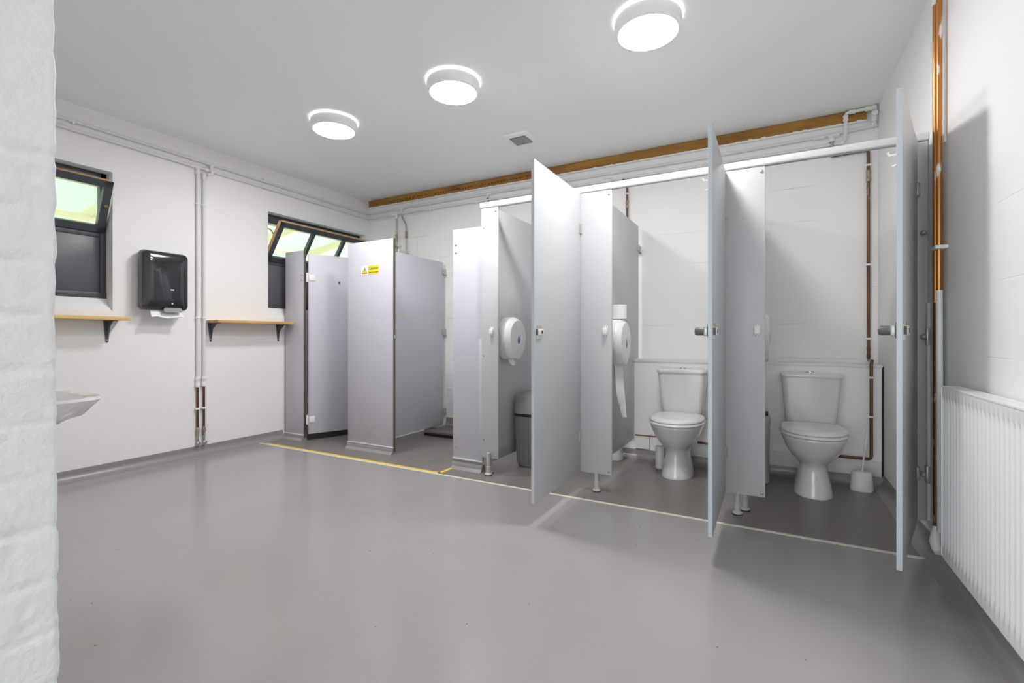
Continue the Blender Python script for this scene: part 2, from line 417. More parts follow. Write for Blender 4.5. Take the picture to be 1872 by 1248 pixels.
b = B(); q0 = P(W2[0]+.03, .28, -.02); b.tube([q0, q0+Vector((-.03, -.01, .04)), q0+Vector((-.09, -.012, .06)), q0+Vector((-.16, -.012, .05))], .006, 8); b.build('stay_bar', 'rust', s)

# canopy outside the windows
t = thing('canopy_roof', 'pale green translucent canopy with cream rafters outside the windows', 'canopy', (-6, 2.5, 2.3))
b = B(); rings = []
for i in range(120):
    y = -1.5+.075*i; dz = .012*math.cos(i*PI/1.5)
    rings.append([(-4.55, y, 2.95+dz), (-9.5, y, 2.25+dz), (-9.5, y, 2.258+dz), (-4.55, y, 2.958+dz)])
b.loft(rings); b.build('roof_sheet', 'canopy', t, smooth=40)
for k in range(8):
    y = -.6+k*1.05
    b = B(); b.loft([[(x, y, z), (x, y+.05, z), (x, y+.05, z+.12), (x, y, z+.12)] for x, z in ((-4.56, 2.81), (-9.4, 2.12))]); b.build('rafter', 'rafter', t, smooth=0)
for x, z in ((-5.6, 2.62), (-7.2, 2.39), (-8.8, 2.16)):
    b = B(); b.box((x-.03, -1.2, z), (x+.03, 7.2, z+.07)); b.build('purlin', 'rafter', t, smooth=0)
b = B(); b.box((-12, -4, -.2), (-4.6, 12, -.05)); struct(b.build('ground', mat('outside_paving', (.35, .36, .33), .9, var=.2), smooth=0), 'paved ground outside the windows', 'ground')

# ------------------------------------------------------------------ ceiling lights
def ceil_light():
    t = thing('ceiling_light', '', 'ceiling light', (0, 0, 0), 0, 'round ceiling lights')
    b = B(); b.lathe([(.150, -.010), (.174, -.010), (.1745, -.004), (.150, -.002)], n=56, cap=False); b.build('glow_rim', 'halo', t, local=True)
    b = B(); b.lathe([(.10, 0), (.145, -.001), (.155, -.010), (.166, -.014), (.168, -.05), (.160, -.072), (.147, -.078), (.146, -.070), (.10, -.070)], n=56, cap=False); b.build('housing', 'housing', t, local=True)
    b = B(); b.lathe([(.146, -.074), (.144, -.079), (.12, -.083), (.06, -.085), (.002, -.0855)], n=56); b.build('diffuser', 'lamp', t, local=True)
    return t
L = ceil_light()
L.location = (-.55, 2.45, ZC-.001); L['label'] = 'round ceiling light nearest the right wall, above the end toilet cubicles'
copy_tree(L, 'middle round ceiling light in the row, left of the ceiling vent', (-1.77, 2.46, ZC-.001))
copy_tree(L, 'round ceiling light nearest the window wall', (-2.88, 2.48, ZC-.001))
LIGHT0 = L

t = thing('ceiling_vent', 'square white ceiling vent with grey slatted grille', 'vent', (-1.79, 3.42, ZC))
b = B(); b.box((-1.895, 3.315, ZC-.018), (-1.685, 3.53, ZC+.002), .008); b.build('vent_frame', 'rail2', t)
b = B(); b.box((-1.862, 3.365, ZC-.0215), (-1.722, 3.505, ZC-.017)); b.build('vent_opening', 'dark', t, smooth=0)
b = B()
for k in range(11): b.box((-1.862, 3.368+k*.0128, ZC-.026), (-1.722, 3.373+k*.0128, ZC-.018))
for k in range(4): b.box((-1.862+k*.0455, 3.365, ZC-.025), (-1.8585+k*.0455, 3.505, ZC-.018))
b.build('grille', 'greyplas', t, smooth=0)

# ------------------------------------------------------------------ left wall fittings
def wshelf(y0, y1, brk, label, depth=.18):
    t = thing('wall_shelf', label, 'shelf', (XL, (y0+y1)/2, 1.118), 0, 'pine wall shelves')
    b = B(); b.box((XL+.001, y0, 1.119), (XL+depth, y1, 1.143), .004); b.build('shelf_board', 'shelf', t)
    for y in brk:
        b = B()
        b.prism([(y-.022, 1.1185), (y+.022, 1.1185), (y+.016, 1.05), (y+.007, .962), (y, .955), (y-.007, .962), (y-.016, 1.05)], 'x', XL+.0005, XL+.006)
        b.box((XL, y-.016, 1.1135), (XL+.13, y+.016, 1.1185), .001)
        b.prism([(XL+.004, 1.115), (XL+.10, 1.115), (XL+.03, 1.06), (XL+.004, .98)], 'y', y-.003, y+.003)
        br = b.build('shelf_bracket', mat('bracket_grey', (.09, .095, .11), .45), t)
        each('screw', 'metalgrey', br, [lambda b, z=z: b.lathe([(.001, .009), (.004, .0085), (.005, .006)], (XL, y, z), 10, 'x') for z in (1.09, 1.03, .975)])
    return t
wshelf(.75, 1.69, (1.0, 1.615), 'pine shelf under the small window, partly behind the brick wall end')
wshelf(2.31, 3.035, (2.345, 2.985), 'pine shelf between the painted pipes and the shower hinge panel')

t = thing('towel_dispenser', 'black smoky paper towel dispenser on the left wall', 'dispenser', (XL, 1.93, 1.2))
def rr(y0, y1, z0, z1, x, r=.03, n=6, bulge=0):
    pts = []
    for cy, cz, a0 in ((y1-r, z1-r, 0), (y0+r, z1-r, PI/2), (y0+r, z0+r, PI), (y1-r, z0+r, 1.5*PI)):
        for i in range(n+1): pts.append((x, cy+r*math.cos(a0+PI/2*i/n), cz+r*math.sin(a0+PI/2*i/n)))
    return pts
b = B(); b.loft([rr(1.80, 2.10, 1.215, 1.655, XL, .03), rr(1.795, 2.105, 1.21, 1.66, XL+.03, .034), rr(1.79, 2.11, 1.207, 1.663, XL+.05, .034)]); b.build('back_case', 'greyplas', t)
b = B(); b.loft([rr(1.788, 2.112, 1.205, 1.665, XL+.05, .034), rr(1.786, 2.112, 1.203, 1.664, XL+.09, .034), rr(1.792, 2.106, 1.21, 1.655, XL+.112, .034), rr(1.81, 2.088, 1.235, 1.635, XL+.124, .03), rr(1.86, 2.04, 1.29, 1.58, XL+.129, .03)]); b.build('cover', 'smoke', t)
each('badge', 'signw', t, [lambda b: b.box((XL+.1285, 1.972, 1.362), (XL+.1315, 1.998, 1.372), .002), lambda b: b.lathe([(.001, .133), (.008, .133), (.008, .128)], (XL, 1.985, 1.258), 3, 'x')])
b = B(); b.loft([rr(1.925, 2.055, 1.19, 1.225, XL+.126, .014), rr(1.925, 2.055, 1.19, 1.225, XL+.133, .014)]); b.build('dispensing_lip', mat('clear_lip', (.35, .35, .36), .2), t)
b = B()
rings = []
for i in range(7):
    v = i/6; z = 1.225-.075*v
    rings.append([(XL+.07+.045*v+.006*math.sin(6*u+2*v)+dx, 1.85+.215*u+(.01*v if u > .5 else -.004*v), z+(.006*math.sin(9*u))*v) for dx, us in ((0, [k/10 for k in range(11)]), (.002, [1-k/10 for k in range(11)])) for u in us])
b.loft(rings); tag(b.build('paper_towel', 'paper'), 'white paper towel hanging out of the black dispenser', 'paper towel')

# wash basin on the far side of the near wall
t = thing('wash_basin', 'white ceramic wash basin jutting out behind the brick wall end', 'basin', (-1.935, .285, .66))
def sup(cx, cy, hw, y0, y1, z, n=32, e=2.6):
    out = []
    for k in range(n):
        a = 2*PI*k/n; c, s_ = math.cos(a), math.sin(a)
        x = hw*math.copysign(abs(c)**(2/e), c); yy = math.copysign(abs(s_)**(2/e), s_)
        out.append((cx+x, (y0+y1)/2+(y1-y0)/2*yy, z))
    return out
cx = -1.935
b = B(); b.loft([sup(cx, 0, .07, .29, .42, .66, e=3), sup(cx, 0, .11, .287, .50, .70, e=3), sup(cx, 0, .205, .286, .615, .765, e=3.5), sup(cx, 0, .216, .286, .635, .772, e=3.8), sup(cx, 0, .24, .286, .672, .817, e=4), sup(cx, 0, .236, .287, .667, .8245, e=4), sup(cx, 0, .21, .37, .64, .822, e=3.5), sup(cx, 0, .17, .39, .60, .75), sup(cx, 0, .06, .44, .54, .70)]); b.build('bowl', 'ceramic', t)
b = B(); b.lathe([(.018, 0), (.018, .07), (.012, .08)], (cx, .33, .823), 16); b.tube([(cx, .33, .88), (cx, .38, .895), (cx, .43, .88)], .010); b.build('tap', 'chrome', t)
b = B(); b.tube([(cx, .36, .67), (cx, .36, .56), (cx, .34, .52), (cx, .30, .51), (cx, .285, .51)], .02); b.build('waste_trap', 'plastic', t)

# ------------------------------------------------------------------ pipes
def pipe(name, label, pts, r=.011, m='paintpipe', grp=None, clips=(), fits=()):
    b = B(); b.tube(pts, r, 14)
    o = b.build(name, m); tag(o, label, 'pipe', grp)
    for p0, p1, cr, cm in fits:
        b = B(); p0, p1 = Vector(p0), Vector(p1); d = (p1-p0)
        b.tube([p0, p0+d*.06, p0+d*.3, p0+d*.34, p0+d*.66, p0+d*.7, p0+d*.94, p1], [cr*.85, cr, cr, cr*.88, cr*.88, cr, cr, cr*.85], 16); b.build('pipe_fitting', cm, o)
    for p, s, cm in clips:
        b = B(); b.box([p[i]-s[i]/2 for i in range(3)], [p[i]+s[i]/2 for i in range(3)], .003); b.build('pipe_clip', cm, o)
    return o
xp = XL+.016
GL = 'painted pipes on the left wall'
def f2(a, b_, r=.0165, m='paint'): return (a, b_, r, m)
pipe('water_pipe', 'upper white painted pipe running along the left wall under the ceiling', [(xp, .5, 2.50), (xp, 1.4, 2.495), (xp+.002, 2.2, 2.488), (xp, 3.2, 2.478), (xp, YB-.016, 2.47)], .012, 'paintpipe', GL,
     [((xp-.004, y, 2.49), (.03, .014, .036), 'paint') for y in (1.42, 2.82, 3.5)], [f2((xp, 2.17, 2.488), (xp, 2.235, 2.488)), f2((xp, 2.295, 2.488), (xp, 2.36, 2.487))])
pipe('water_pipe', 'lower white painted pipe running along the left wall under the ceiling', [(xp, .5, 2.44), (xp, 1.4, 2.435), (xp, 2.2, 2.43), (xp, 3.2, 2.423), (xp, YB-.016, 2.415)], .012, 'paintpipe', GL,
     [((xp-.004, y, 2.432), (.03, .014, .036), 'paint') for y in (2.82, 3.5)], [f2((xp, 2.175, 2.43), (xp, 2.26, 2.43)), f2((xp, 2.29, 2.43), (xp, 2.35, 2.43))])
def drop(y, ztop, lab):
    o = pipe('water_pipe', lab, [(xp, y, ztop), (xp, y, .63)], .0125, 'paintpipe', 'painted drop pipes beside the towel dispenser',
         [((xp-.002, y, z), (.036, .032, .014), 'paint') for z in (2.12, 1.16)], [f2((xp, y, ztop-.005), (xp, y, ztop-.06), .018), f2((xp, y, .66), (xp, y, .575), .0185)])
    b = B(); b.tube([(xp, y, .60), (xp, y, .12)], .0085, 12); b.build('copper_tail', 'copper', o)
    b = B(); b.box((XL, y-.02, .385), (xp+.012, y+.02, .40), .003); b.build('pipe_clip', 'plastic', o)
    b = B(); b.tube([(xp, y, .235), (xp, y, .225), (xp, y, .195), (xp, y, .19), (xp, y, .16)], [.009, .014, .015, .011, .013], 8); b.build('isolating_valve', 'brass', o)
    b = B(); b.tube([(xp, y, .16), (xp, y, .115)]+[(xp-.0, y-.0, .10)], .009, 10); b.lathe([(.012, -.006), (.017, 0), (.017, .02), (.010, .024)], (xp, y, .10), 14, 'x'); b.build('elbow_end', 'steel', o)
drop(2.232, 2.43, 'left of two white pipes dropping down the wall right of the towel dispenser')
drop(2.283, 2.40, 'right of two white pipes dropping down the wall, nearer the pine shelf')
b = B(); b.tube([(xp+.02, 2.36, 2.487), (xp+.022, 2.33, 2.46), (xp+.022, 2.34, 2.40), (xp+.02, 2.30, 2.385)], .014); tag(b.build('pipe_elbow', 'paint'), 'white crossover fitting where the two drop pipes leave the ceiling pipes', 'pipe fitting')
yp = YB-.016
GB = 'painted pipes on the back wall'
pipe('water_pipe', 'upper white painted pipe along the back wall below the timber', [(XL+.016, yp, 2.468), (-2.5, yp, 2.472), (-.4, yp, 2.462), (.33, yp, 2.473), (.655, yp, 2.488)], .0115, 'paintpipe', GB,
     [((x, yp+.004, 2.468), (.014, .03, .036), 'paint') for x in (-3.3, -2.0, -.33)], [f2((x, yp, 2.468), (x+.07, yp, 2.468)) for x in (-3.76, -2.57, -1.25, -.36, .28, .37)])
pipe('water_pipe', 'lower white painted pipe along the back wall below the timber', [(XL+.016, yp, 2.412), (-2.5, yp, 2.408), (-.4, yp, 2.400), (.41, yp, 2.402)], .0115, 'paintpipe', GB,
     [((x, yp+.004, 2.408), (.014, .03, .036), 'paint') for x in (-3.3, -2.0, -.05)], [f2((x, yp, 2.408), (x+.075, yp, 2.408)) for x in (-3.87, -2.70, -1.35)])
o = pipe('water_pipe', 'white pipe loop with elbows in the corner across the end of the timber', [(.41, yp, 2.402), (.46, yp, 2.404), (.472, yp-.004, 2.42), (.472, yp-.03, 2.45), (.472, yp-.03, 2.58), (.478, yp-.03, 2.597), (.495, yp-.03, 2.603), (.64, yp-.03, 2.604)], .0115, 'paint', GB, (),
     [f2((.43, yp, 2.402), (.465, yp, 2.404)), f2((.472, yp-.03, 2.545), (.472, yp-.03, 2.585)), f2((.492, yp-.03, 2.603), (.53, yp-.03, 2.603)), f2((.585, yp-.03, 2.604), (.65, yp-.03, 2.604), .018)])
pipe('water_pipe', 'short white stub with round cap under the corner pipe loop', [(.628, yp-.012, 2.49), (.64, yp-.015, 2.50), (.64, yp-.02, 2.565)], .013, 'paint', GB, (), [f2((.64, yp-.018, 2.51), (.64, yp-.02, 2.55), .018), ((.64, yp-.045, 2.565), (.64, yp-.015, 2.565), .02, 'paint')])
cop = 'copper'
pipe('copper_pipe', 'left copper feed pipe dropping to the shower mixer', [(-3.79, yp, 2.41), (-3.79, yp, 1.72)], .0085, 'steel', 'shower feed pipes', (), [((-3.79, yp, 2.41), (-3.79, yp, 2.36), .015, 'paint'), ((-3.79, yp, 2.18), (-3.79, yp, 2.10), .0125, 'brass')])
pipe('copper_pipe', 'right copper feed pipe bending aside on its way to the shower mixer', [(-3.71, yp, 2.47), (-3.71, yp, 2.39), (-3.70, yp, 2.36), (-3.655, yp, 2.29), (-3.645, yp, 2.25), (-3.645, yp, 1.805)], .0085, 'steel', 'shower feed pipes',
     (), [((-3.71, yp, 2.465), (-3.71, yp, 2.41), .015, 'paint'), ((-3.645, yp, 2.20), (-3.645, yp, 2.12), .0125, 'brass'), ((-3.64, yp-.01, 1.935), (-3.59, yp-.02, 1.935), .006, 'steel')])
t = thing('shower_mixer', 'chrome shower head fitting between the two copper feed pipes', 'shower', (-3.66, YB, 1.7))
b = B(); b.tube([(-3.66, YB, 1.78), (-3.66, 4.07, 1.80), (-3.66, 4.05, 2.0)], .011); b.build('riser', 'chrome', t)
b = B(); b.box((-3.69, YB-.05, 1.66), (-3.60, YB, 1.80), .012); b.build('mixer_body', 'chrome', t)
b = B(); b.box((-3.712, 3.99, 2.0), (-3.632, 4.075, 2.028), .012); b.lathe([(.024, -.02), (.03, 0)], (-3.67, 4.03, 2.0), 16); b.build('shower_head', 'chrome', t)
pipe('copper_pipe', 'short copper stub above the toilet cubicle header rail near its left end', [(-2.555, yp, 2.46), (-2.555, yp, 2.42), (-2.535, yp, 2.37), (-2.52, yp, 2.2)], .009, 'copper', None, (), [((-2.56, yp, 2.475), (-2.555, yp, 2.425), .0155, 'paint')])
pipe('copper_pipe', 'copper pipe with compression joint on the wall of the middle toilet cubicle', [(-1.155, yp, 2.405), (-1.115, yp, 2.36), (-1.112, yp, 2.3), (-1.112, yp, .83)], .0088, 'copper', None, [((-1.112, yp+.004, 2.262), (.026, .03, .014), 'plastic')], [((-1.112, yp, 2.20), (-1.112, yp, 2.13), .0135, 'brass')])
pipe('copper_pipe', 'short copper stub over the header rail beside the middle door', [(-.36, yp, 2.39), (-.34, yp, 2.352), (-.28, yp, 2.35), (-.20, yp, 2.345)], .009, 'copper', None)
pipe('copper_pipe', 'dark compression stub below the white tee near the right corner', [(.392, yp, 2.47), (.392, yp, 2.31)], .010, 'steel', None, (), [((.392, yp, 2.465), (.392, yp, 2.42), .02, 'paint'), ((.392, yp, 2.415), (.392, yp, 2.38), .0165, 'steel')])
o = pipe('copper_pipe', 'copper pipe running down the wall of the end toilet cubicle onto the boxing', [(.40, yp, 2.318), (.59, yp, 2.322), (.604, yp, 2.319), (.608, yp, 2.305), (.609, yp, .86), (.609, yp-.004, .842), (.607, yp-.02, .834), (.600, YBOX-.006, .836), (.594, YBOX-.022, .828), (.592, YBOX-.023, .81), (.592, YBOX-.023, .20), (.590, YBOX-.023, .186), (.578, YBOX-.023, .180), (.33, YBOX-.023, .178)], .0098, 'copper', None,
     [((.609, yp, 2.215), (.028, .029, .014), 'plastic'), ((.609, yp, 1.51), (.028, .029, .014), 'plastic'), ((.609, yp, .985), (.032, .029, .014), 'plastic')]+[((.592, YBOX-.018, z), (.034, .034, .014), 'plastic') for z in (.725, .462)],
     [((.609, yp, 2.18), (.609, yp, 2.10), .0145, 'brass'), ((.609, yp, .93), (.609, yp, .85), .0115, 'copper')])
pipe('copper_pipe', 'horizontal copper pipe with valve behind the middle toilet', [(-.50, YBOX-.023, .175), (-.28, YBOX-.023, .168), (-.146, YBOX-.023, .165)], .009, 'copper', None, (), [((-.41, YBOX-.027, .172), (-.36, YBOX-.027, .171), .0145, 'brass')])
# right wall copper pair
o = pipe('copper_pipe', 'bright copper pipe down the right wall, left of the pair', [(XR-.028, 2.717, ZC), (XR-.028, 2.717, 1.15)], .0105, 'coppernew', 'copper pair on the right wall', (), [((XR-.028, 2.717, 2.50), (XR-.028, 2.717, 2.455), .014, 'paint')])
b = B(); b.tube([(XR-.028, 2.717, 1.16), (XR-.028, 2.717, .10)], .0095, 12); b.build('dark_length', 'copper', o)  # lower length in the darker copper
o = pipe('copper_pipe', 'bright copper pipe down the right wall, right of the pair, white below', [(XR-.026, 2.674, ZC), (XR-.026, 2.676, 1.19)], .0105, 'coppernew', 'copper pair on the right wall', [((XR-.022, 2.698, 1.385), (.044, .09, .016), 'plastic')], [((XR-.026, 2.674, 2.53), (XR-.026, 2.674, 2.48), .014, 'paint')])
b = B(); b.tube([(XR-.026, 2.672, 1.20), (XR-.024, 2.668, .16)], .0115, 14); b.build('white_sleeve', 'paintpipe', o)
o = pipe('wall_cable', 'thin white twin cable painted onto the right wall behind the copper pipes', [(XR-.003, 2.712, ZC), (XR-.003, 2.712, 1.84)], .0042, 'paint', None)
b = B(); b.tube([(XR-.003, 2.690, ZC), (XR-.003, 2.690, 1.84)], .0042, 10); b.build('second_core', 'paint', o)
o['category'] = 'cable'
t = thing('floor_pipe_boot', 'white ribbed boot where the pipes enter the floor by the radiator', 'pipe fitting', (XR-.05, 2.72, 0))
b = B(); b.tube([(XR-.028, 2.717, .17), (XR-.028, 2.716, .14), (XR-.029, 2.722, .10), (XR-.024, 2.712, .075), (XR-.020, 2.695, .062)], [.012, .017, .020, .021, .018], 16); b.build('boot', 'plastic', t)

# ------------------------------------------------------------------ cubicle panels
PT, PB_ = 1.938, .117
def bolt(b, x, y, z, r=.008, axis='y', s=-1):
    b.lathe([(r, 0), (r, s*.003), (r*.7, s*.005), (.0005, s*.0055)], (x, y, z), 12, axis)
def leg(parent, x, y, zt, label=None):
    b = B(); b.lathe([(.026, .004), (.026, .011), (.022, .015), (.0175, .018), (.0165, .03), (.0165, .062), (.0135, .066), (.0135, zt)], (x, y, 0), 20); o = b.build('foot', 'foot', parent)
    b = B(); b.lathe([(.027, 0), (.027, .0045)], (x, y, .0), 20); b.build('foot_pad', 'black', o)
def keep(parent, x, z=1.035):
    b = B(); b.box((x-.0135, YF-.004, z-.034), (x+.0135, YF, z+.034), .001); b.box((x-.0125, YF-.022, z-.020), (x+.0145, YF-.003, z+.020), .002); k = b.build('lock_keep', 'plastic', parent)
    each('screw', 'dark', k, [lambda b, dx=dx, dz=dz: b.lathe([(.0025, -.0055), (.0025, -.003)], (x+dx, YF, z+dz), 8, 'y') for dx in (-.006, .006) for dz in (-.028, .028)])
def hinge(parent, x, z, side=1):
    b = B(); b.box((x-.004, YF-.010, z-.035), (x+.012, YF-.001, z+.035), .002); pass
    for dz in (-.028, .028): b.lathe([(.009, -.016), (.006, -.02), (.0005, -.0205)], (x+.012, YF, z+dz), 12, 'y')
    b.build('hinge', 'metalgrey', parent)
def pilaster(x0, x1, label, legs, kx=None, hx=None, bolts=True):
    t = thing('cubicle_pilaster', label, 'cubicle panel', ((x0+x1)/2, YF, 0), 0, 'toilet cubicle pilasters')
    b = B(); b.box((x0, YF, PB_), (x1, YF+.018, PT), .003); b.build('panel', 'panel', t)
    for lx, ly, zt in legs: leg(t, lx, ly, zt)
    if kx: keep(t, kx)
    if hx is not None:
        for z in (1.705, .345): hinge(t, hx, z)
    if bolts:
        each('bolt', 'steel', t, [lambda b, z=z: bolt(b, x1-.018, YF, z) for z in (PT-.03, PB_+.022)])
    return t
t = pilaster(-1.862, -1.722, 'narrow pale grey pilaster at the left end of the toilet cubicles', [(-1.79, YF-.02, .16), (-1.81, YF+.04, PB_+.02)], -1.772)
each('screw_hole', 'black', t, [lambda b, z=z: b.lathe([(.004, 0), (.004, -.002), (.0005, -.0021)], (-1.842, YF, z), 10, 'y') for z in (1.79, .86, .245)])
t = pilaster(-1.110, -.885, 'pale grey pilaster between the first and middle toilet cubicles', [(-.99, YF+.012, PB_+.01)], -.925, -1.110)
t = pilaster(-.242, -.026, 'pale grey pilaster between the middle and end toilet cubicles', [(-.165, YF+.012, PB_+.01), (-.13, YF+.10, PB_+.01)], -.066, -.242)
t = pilaster(.605, .662, 'sliver of grey pilaster between the end door and the copper pipes', [], None, .605, False)
b = B(); b.box((.652, YF-.030, .13), (.663, YF-.001, 1.16), .002); b.build('wall_channel', 'paint', t)
for z in (1.0, .345):
    b = B(); b.box((.648, YF-.034, z-.04), (.6635, YF-.0005, z+.04), .002); b.build('channel_bracket', 'metalgrey', t)
for z in (1.495, 1.0, .345):
    b = B(); b.tube([(.640, YF, z), (.640, YF-.022, z), (.638, YF-.032, z)], [.012, .013, .006], 12); b.build('buffer', 'greyplas', t)

def partition(x, y0, y1, z0, z1, label, m='panel', brk=(1.76, .32), brx=1):
    t = thing('cubicle_partition', label, 'partition', (x, (y0+y1)/2, z0), 0, 'cubicle side partitions')
    b = B(); b.box((x-.009, y0, z0), (x+.009, y1, z1), .003); b.build('panel', m, t)
    for z in brk:
        b = B(); b.box((x+.009, y1-.03, z-.03), (x+.013, y1+.004, z+.03), .001); b.box((x-.009, y1, z-.03), (x+.022, YB, z-.026)); b.box((x+.009, y1, z-.03), (x+.013, YB, z+.03), .001)
        for dz in (-.018, .018): bolt(b, x+.013, y1-.014, z+dz, .006, 'x', 1)
        b.build('wall_bracket', 'metalgrey', t)
    return t
t = partition(-1.79, YF+.02, 4.10, .147, 1.95, 'grey side partition with jumbo roll dispenser in the first toilet cubicle')
b = B(); b.box((-1.783, YF+.03, .09), (-1.778, 4.1, .16)); b.build('lower_strip', 'greyplas', t, smooth=0)
each('screw', 'metalgrey', t, [lambda b, yy=yy, z=z: b.lathe([(.004, .0095), (.003, .0115), (.0005, .012)], (-1.79, yy, z), 8, 'x') for yy, z in ((3.12, 1.56), (3.2, 1.52))])
partition(-1.008, YF+.02, 4.105, .15, 1.952, 'grey side partition left of the middle toilet')
partition(-.135, YF+.02, 4.105, .15, 1.952, 'grey side partition between the middle and end toilets, mostly hidden')
# header rail
t = thing('header_rail', 'long white header rail across the tops of the toilet cubicles', 'rail', (-.6, YF, 1.94))
b = B(); b.box((-1.872, YF-.006, 1.943), (XR-.001, YF+.034, 1.979), .003); b.build('rail', 'rail', t)
b = B(); b.box((-1.855, YF-.003, 1.939), (XR-.002, YF+.026, 1.944)); b.build('rail_shadow_line', 'greyplas', t, smooth=0)  # grey strip standing in for the shadow gap under the rail

# doors: hinge at origin, leaf along -x when shut, outside face towards -y
def door():
    t = thing('cubicle_door', '', 'door', (0, 0, 0), 0, 'toilet cubicle doors standing open')
    b = B(); b.box((-.692, -.0185, .117), (-.004, 0, 1.940), .002); o = b.build('door_leaf', 'panel', t, local=True)
    b = B(); b.box((-.6945, -.0175, .118), (-.6915, -.001, 1.939)); b.build('edge_band', 'edge', t, smooth=0, local=True)
    z = 1.024; lx = -.640
    b = B(); b.box((lx-.030, -.0215, z-.036), (lx+.030, -.018, z+.022), .001); b.box((lx-.034, -.033, z-.018), (lx+.036, -.020, z+.018), .003); k = b.build('lock_case', 'plastic', t, local=True)
    b = B(); b.box((lx+.006, -.0345, z-.009), (lx+.022, -.0325, z+.009), .001); b.box((lx-.036, -.031, z-.016), (lx-.028, -.021, z+.016), .001); b.build('indicator', 'dark', k, local=True)
    b = B(); b.box((lx-.028, -.0255, z+.018), (lx+.026, -.0185, z+.034), .001); b.build('brass_strip', mat('aged_label', (.42, .37, .22), .6), k, local=True)
    b = B(); b.box((lx-.028, 0, z-.03), (lx+.028, .005, z+.03), .002); b.lathe([(.015, .004), (.015, .02), (.019, .021), (.019, .05), (.015, .060), (.001, .0625)], (lx, 0, z), 20, 'y'); k = b.build('turn_knob', mat('knob_grey', (.12, .12, .12), .4), t, local=True); b = B(); b.box((lx-.02, .005, z-.021), (lx+.02, .022, z+.021), .004); b.build('knob_collar', 'metalgrey', k, local=True)
    for zz in (1.705, .345):
        b = B(); b.box((-.035, -.0225, zz-.032), (-.004, -.018, zz+.032), .001); b.tube([(-.004, -.022, zz-.032), (-.004, -.022, zz+.032)], .006, 10); b.build('hinge_leaf', 'metalgrey', t, local=True)
    b = B(); b.box((-.60, 0, 1.66), (-.58, .004, 1.74), .001); b.tube([(-.59, .003, 1.72), (-.59, .03, 1.72), (-.59, .036, 1.735)], .005, 8); b.tube([(-.59, .003, 1.68), (-.59, .022, 1.675)], .005, 8); b.build('coat_hook', 'plastic', t, local=True)
    return t
D = door(); D.location = (-1.112, YF, 0); D.rotation_euler = (0, 0, PI/2)
D['label'] = 'grey door of the first toilet cubicle, standing wide open, broad face to the room'
copy_tree(D, 'grey door of the middle toilet cubicle seen edge on between the two toilets', (-.243, YF, 0), PI/2)
copy_tree(D, 'grey door of the end cubicle by the radiator, seen nearly edge on', (.603, YF, 0), math.radians(74.5))
for k in list(D.children):                            # this door shows no knob on its inner side
    if k.name.startswith('turn_knob'):
        for q in list(k.children): bpy.data.objects.remove(q)
        bpy.data.objects.remove(k)

# shower fronts
def upstand(x0, x1, y, parent=None):
    b = B(); b.prism([(y-.006, .05), (y-.010, .045), (y-.014, .02), (y-.03, .004), (y-.05, -.005), (y+.03, -.005), (y+.03, .05)], 'x', x0, x1); return b
def shower_panel(x0, x1, y, z0, z1, label, bolts=(), bare=True):
    t = thing('shower_screen', label, 'cubicle panel', ((x0+x1)/2, y, 0), 0, 'shower front panels')
    b = B(); b.box((x0, y, z0), (x1-.003, y+.02, z1), .002); b.build('panel', 'panel2', t)
    if bare: b = B(); b.box((x1-.0035, y-.0005, .02), (x1+.003, y+.0205, z1)); b.build('bare_edge', 'bareedge', t, smooth=0)
    upstand(x0, x1, y).build('floor_upstand', 'cove', t)
    b = B(); b.box((x0, y-.009, z0-.004), (x1, y, z0+.004), .001); b.build('sealant_line', 'rail', t)
    if bolts:
        each('bolt', 'metalgrey', t, [lambda b, bx=bx, bz=bz: bolt(b, bx, y, bz, .009) for bx, bz in bolts])
    return t
t = shower_panel(XL+.03, -3.955, YS, .05, 1.835, 'narrow lilac grey shower hinge panel beside the pine shelf', ((-3.985, 1.60), (-3.985, 1.55), (-3.985, .23), (-3.985, .18)))
b = B(); b.box((XL, YS+.02, 1.735), (XL+.09, YS+.026, 1.76), .002); b.build('wall_bracket', 'metalgrey', t)
t = shower_panel(-3.357, -2.812, YS, .055, 1.838, 'broad lilac grey shower panel with the caution sign')
b = B(); b.box((-2.812, YS+.004, .985), (-2.795, YS+.018, 1.015), .002); b.build('edge_catch', 'metalgrey', t)
t = shower_panel(-2.135, -1.866, 2.962, .075, 1.815, 'pale panel with bolts closing the right side of the second shower', ((-2.105, 1.70), (-2.105, 1.64), (-2.105, .215), (-2.105, .165)), False)
b = B(); b.box((-1.895, 2.954, .10), (-1.864, 2.962, .98), .001); b.build('joint_strip', 'panel', t)
b = B(); b.box((-2.135, 2.98, 0), (-2.115, YB, 1.815)); 
t = partition(-3.105, YS+.021, 4.12, .055, 1.80, 'lilac grey partition between the two showers', 'panel2', (1.70, 1.05, .20))
b = B(); b.box((-3.098, YS+.03, 0), (-3.085, 3.80, .05)); b.build('floor_upstand', 'cove', t, smooth=0)
b = B(); b.box((-3.097, YS+.03, .048), (-3.093, 3.80, .056)); b.build('sealant_line', 'rail', t, smooth=0)
each('screw', 'metalgrey', t, [lambda b, yy=yy, z=z: b.lathe([(.005, .009), (.004, .012), (.0005, .0125)], (-3.105, yy, z), 8, 'x') for yy, z in ((3.62, 1.60), (3.72, 1.62))])
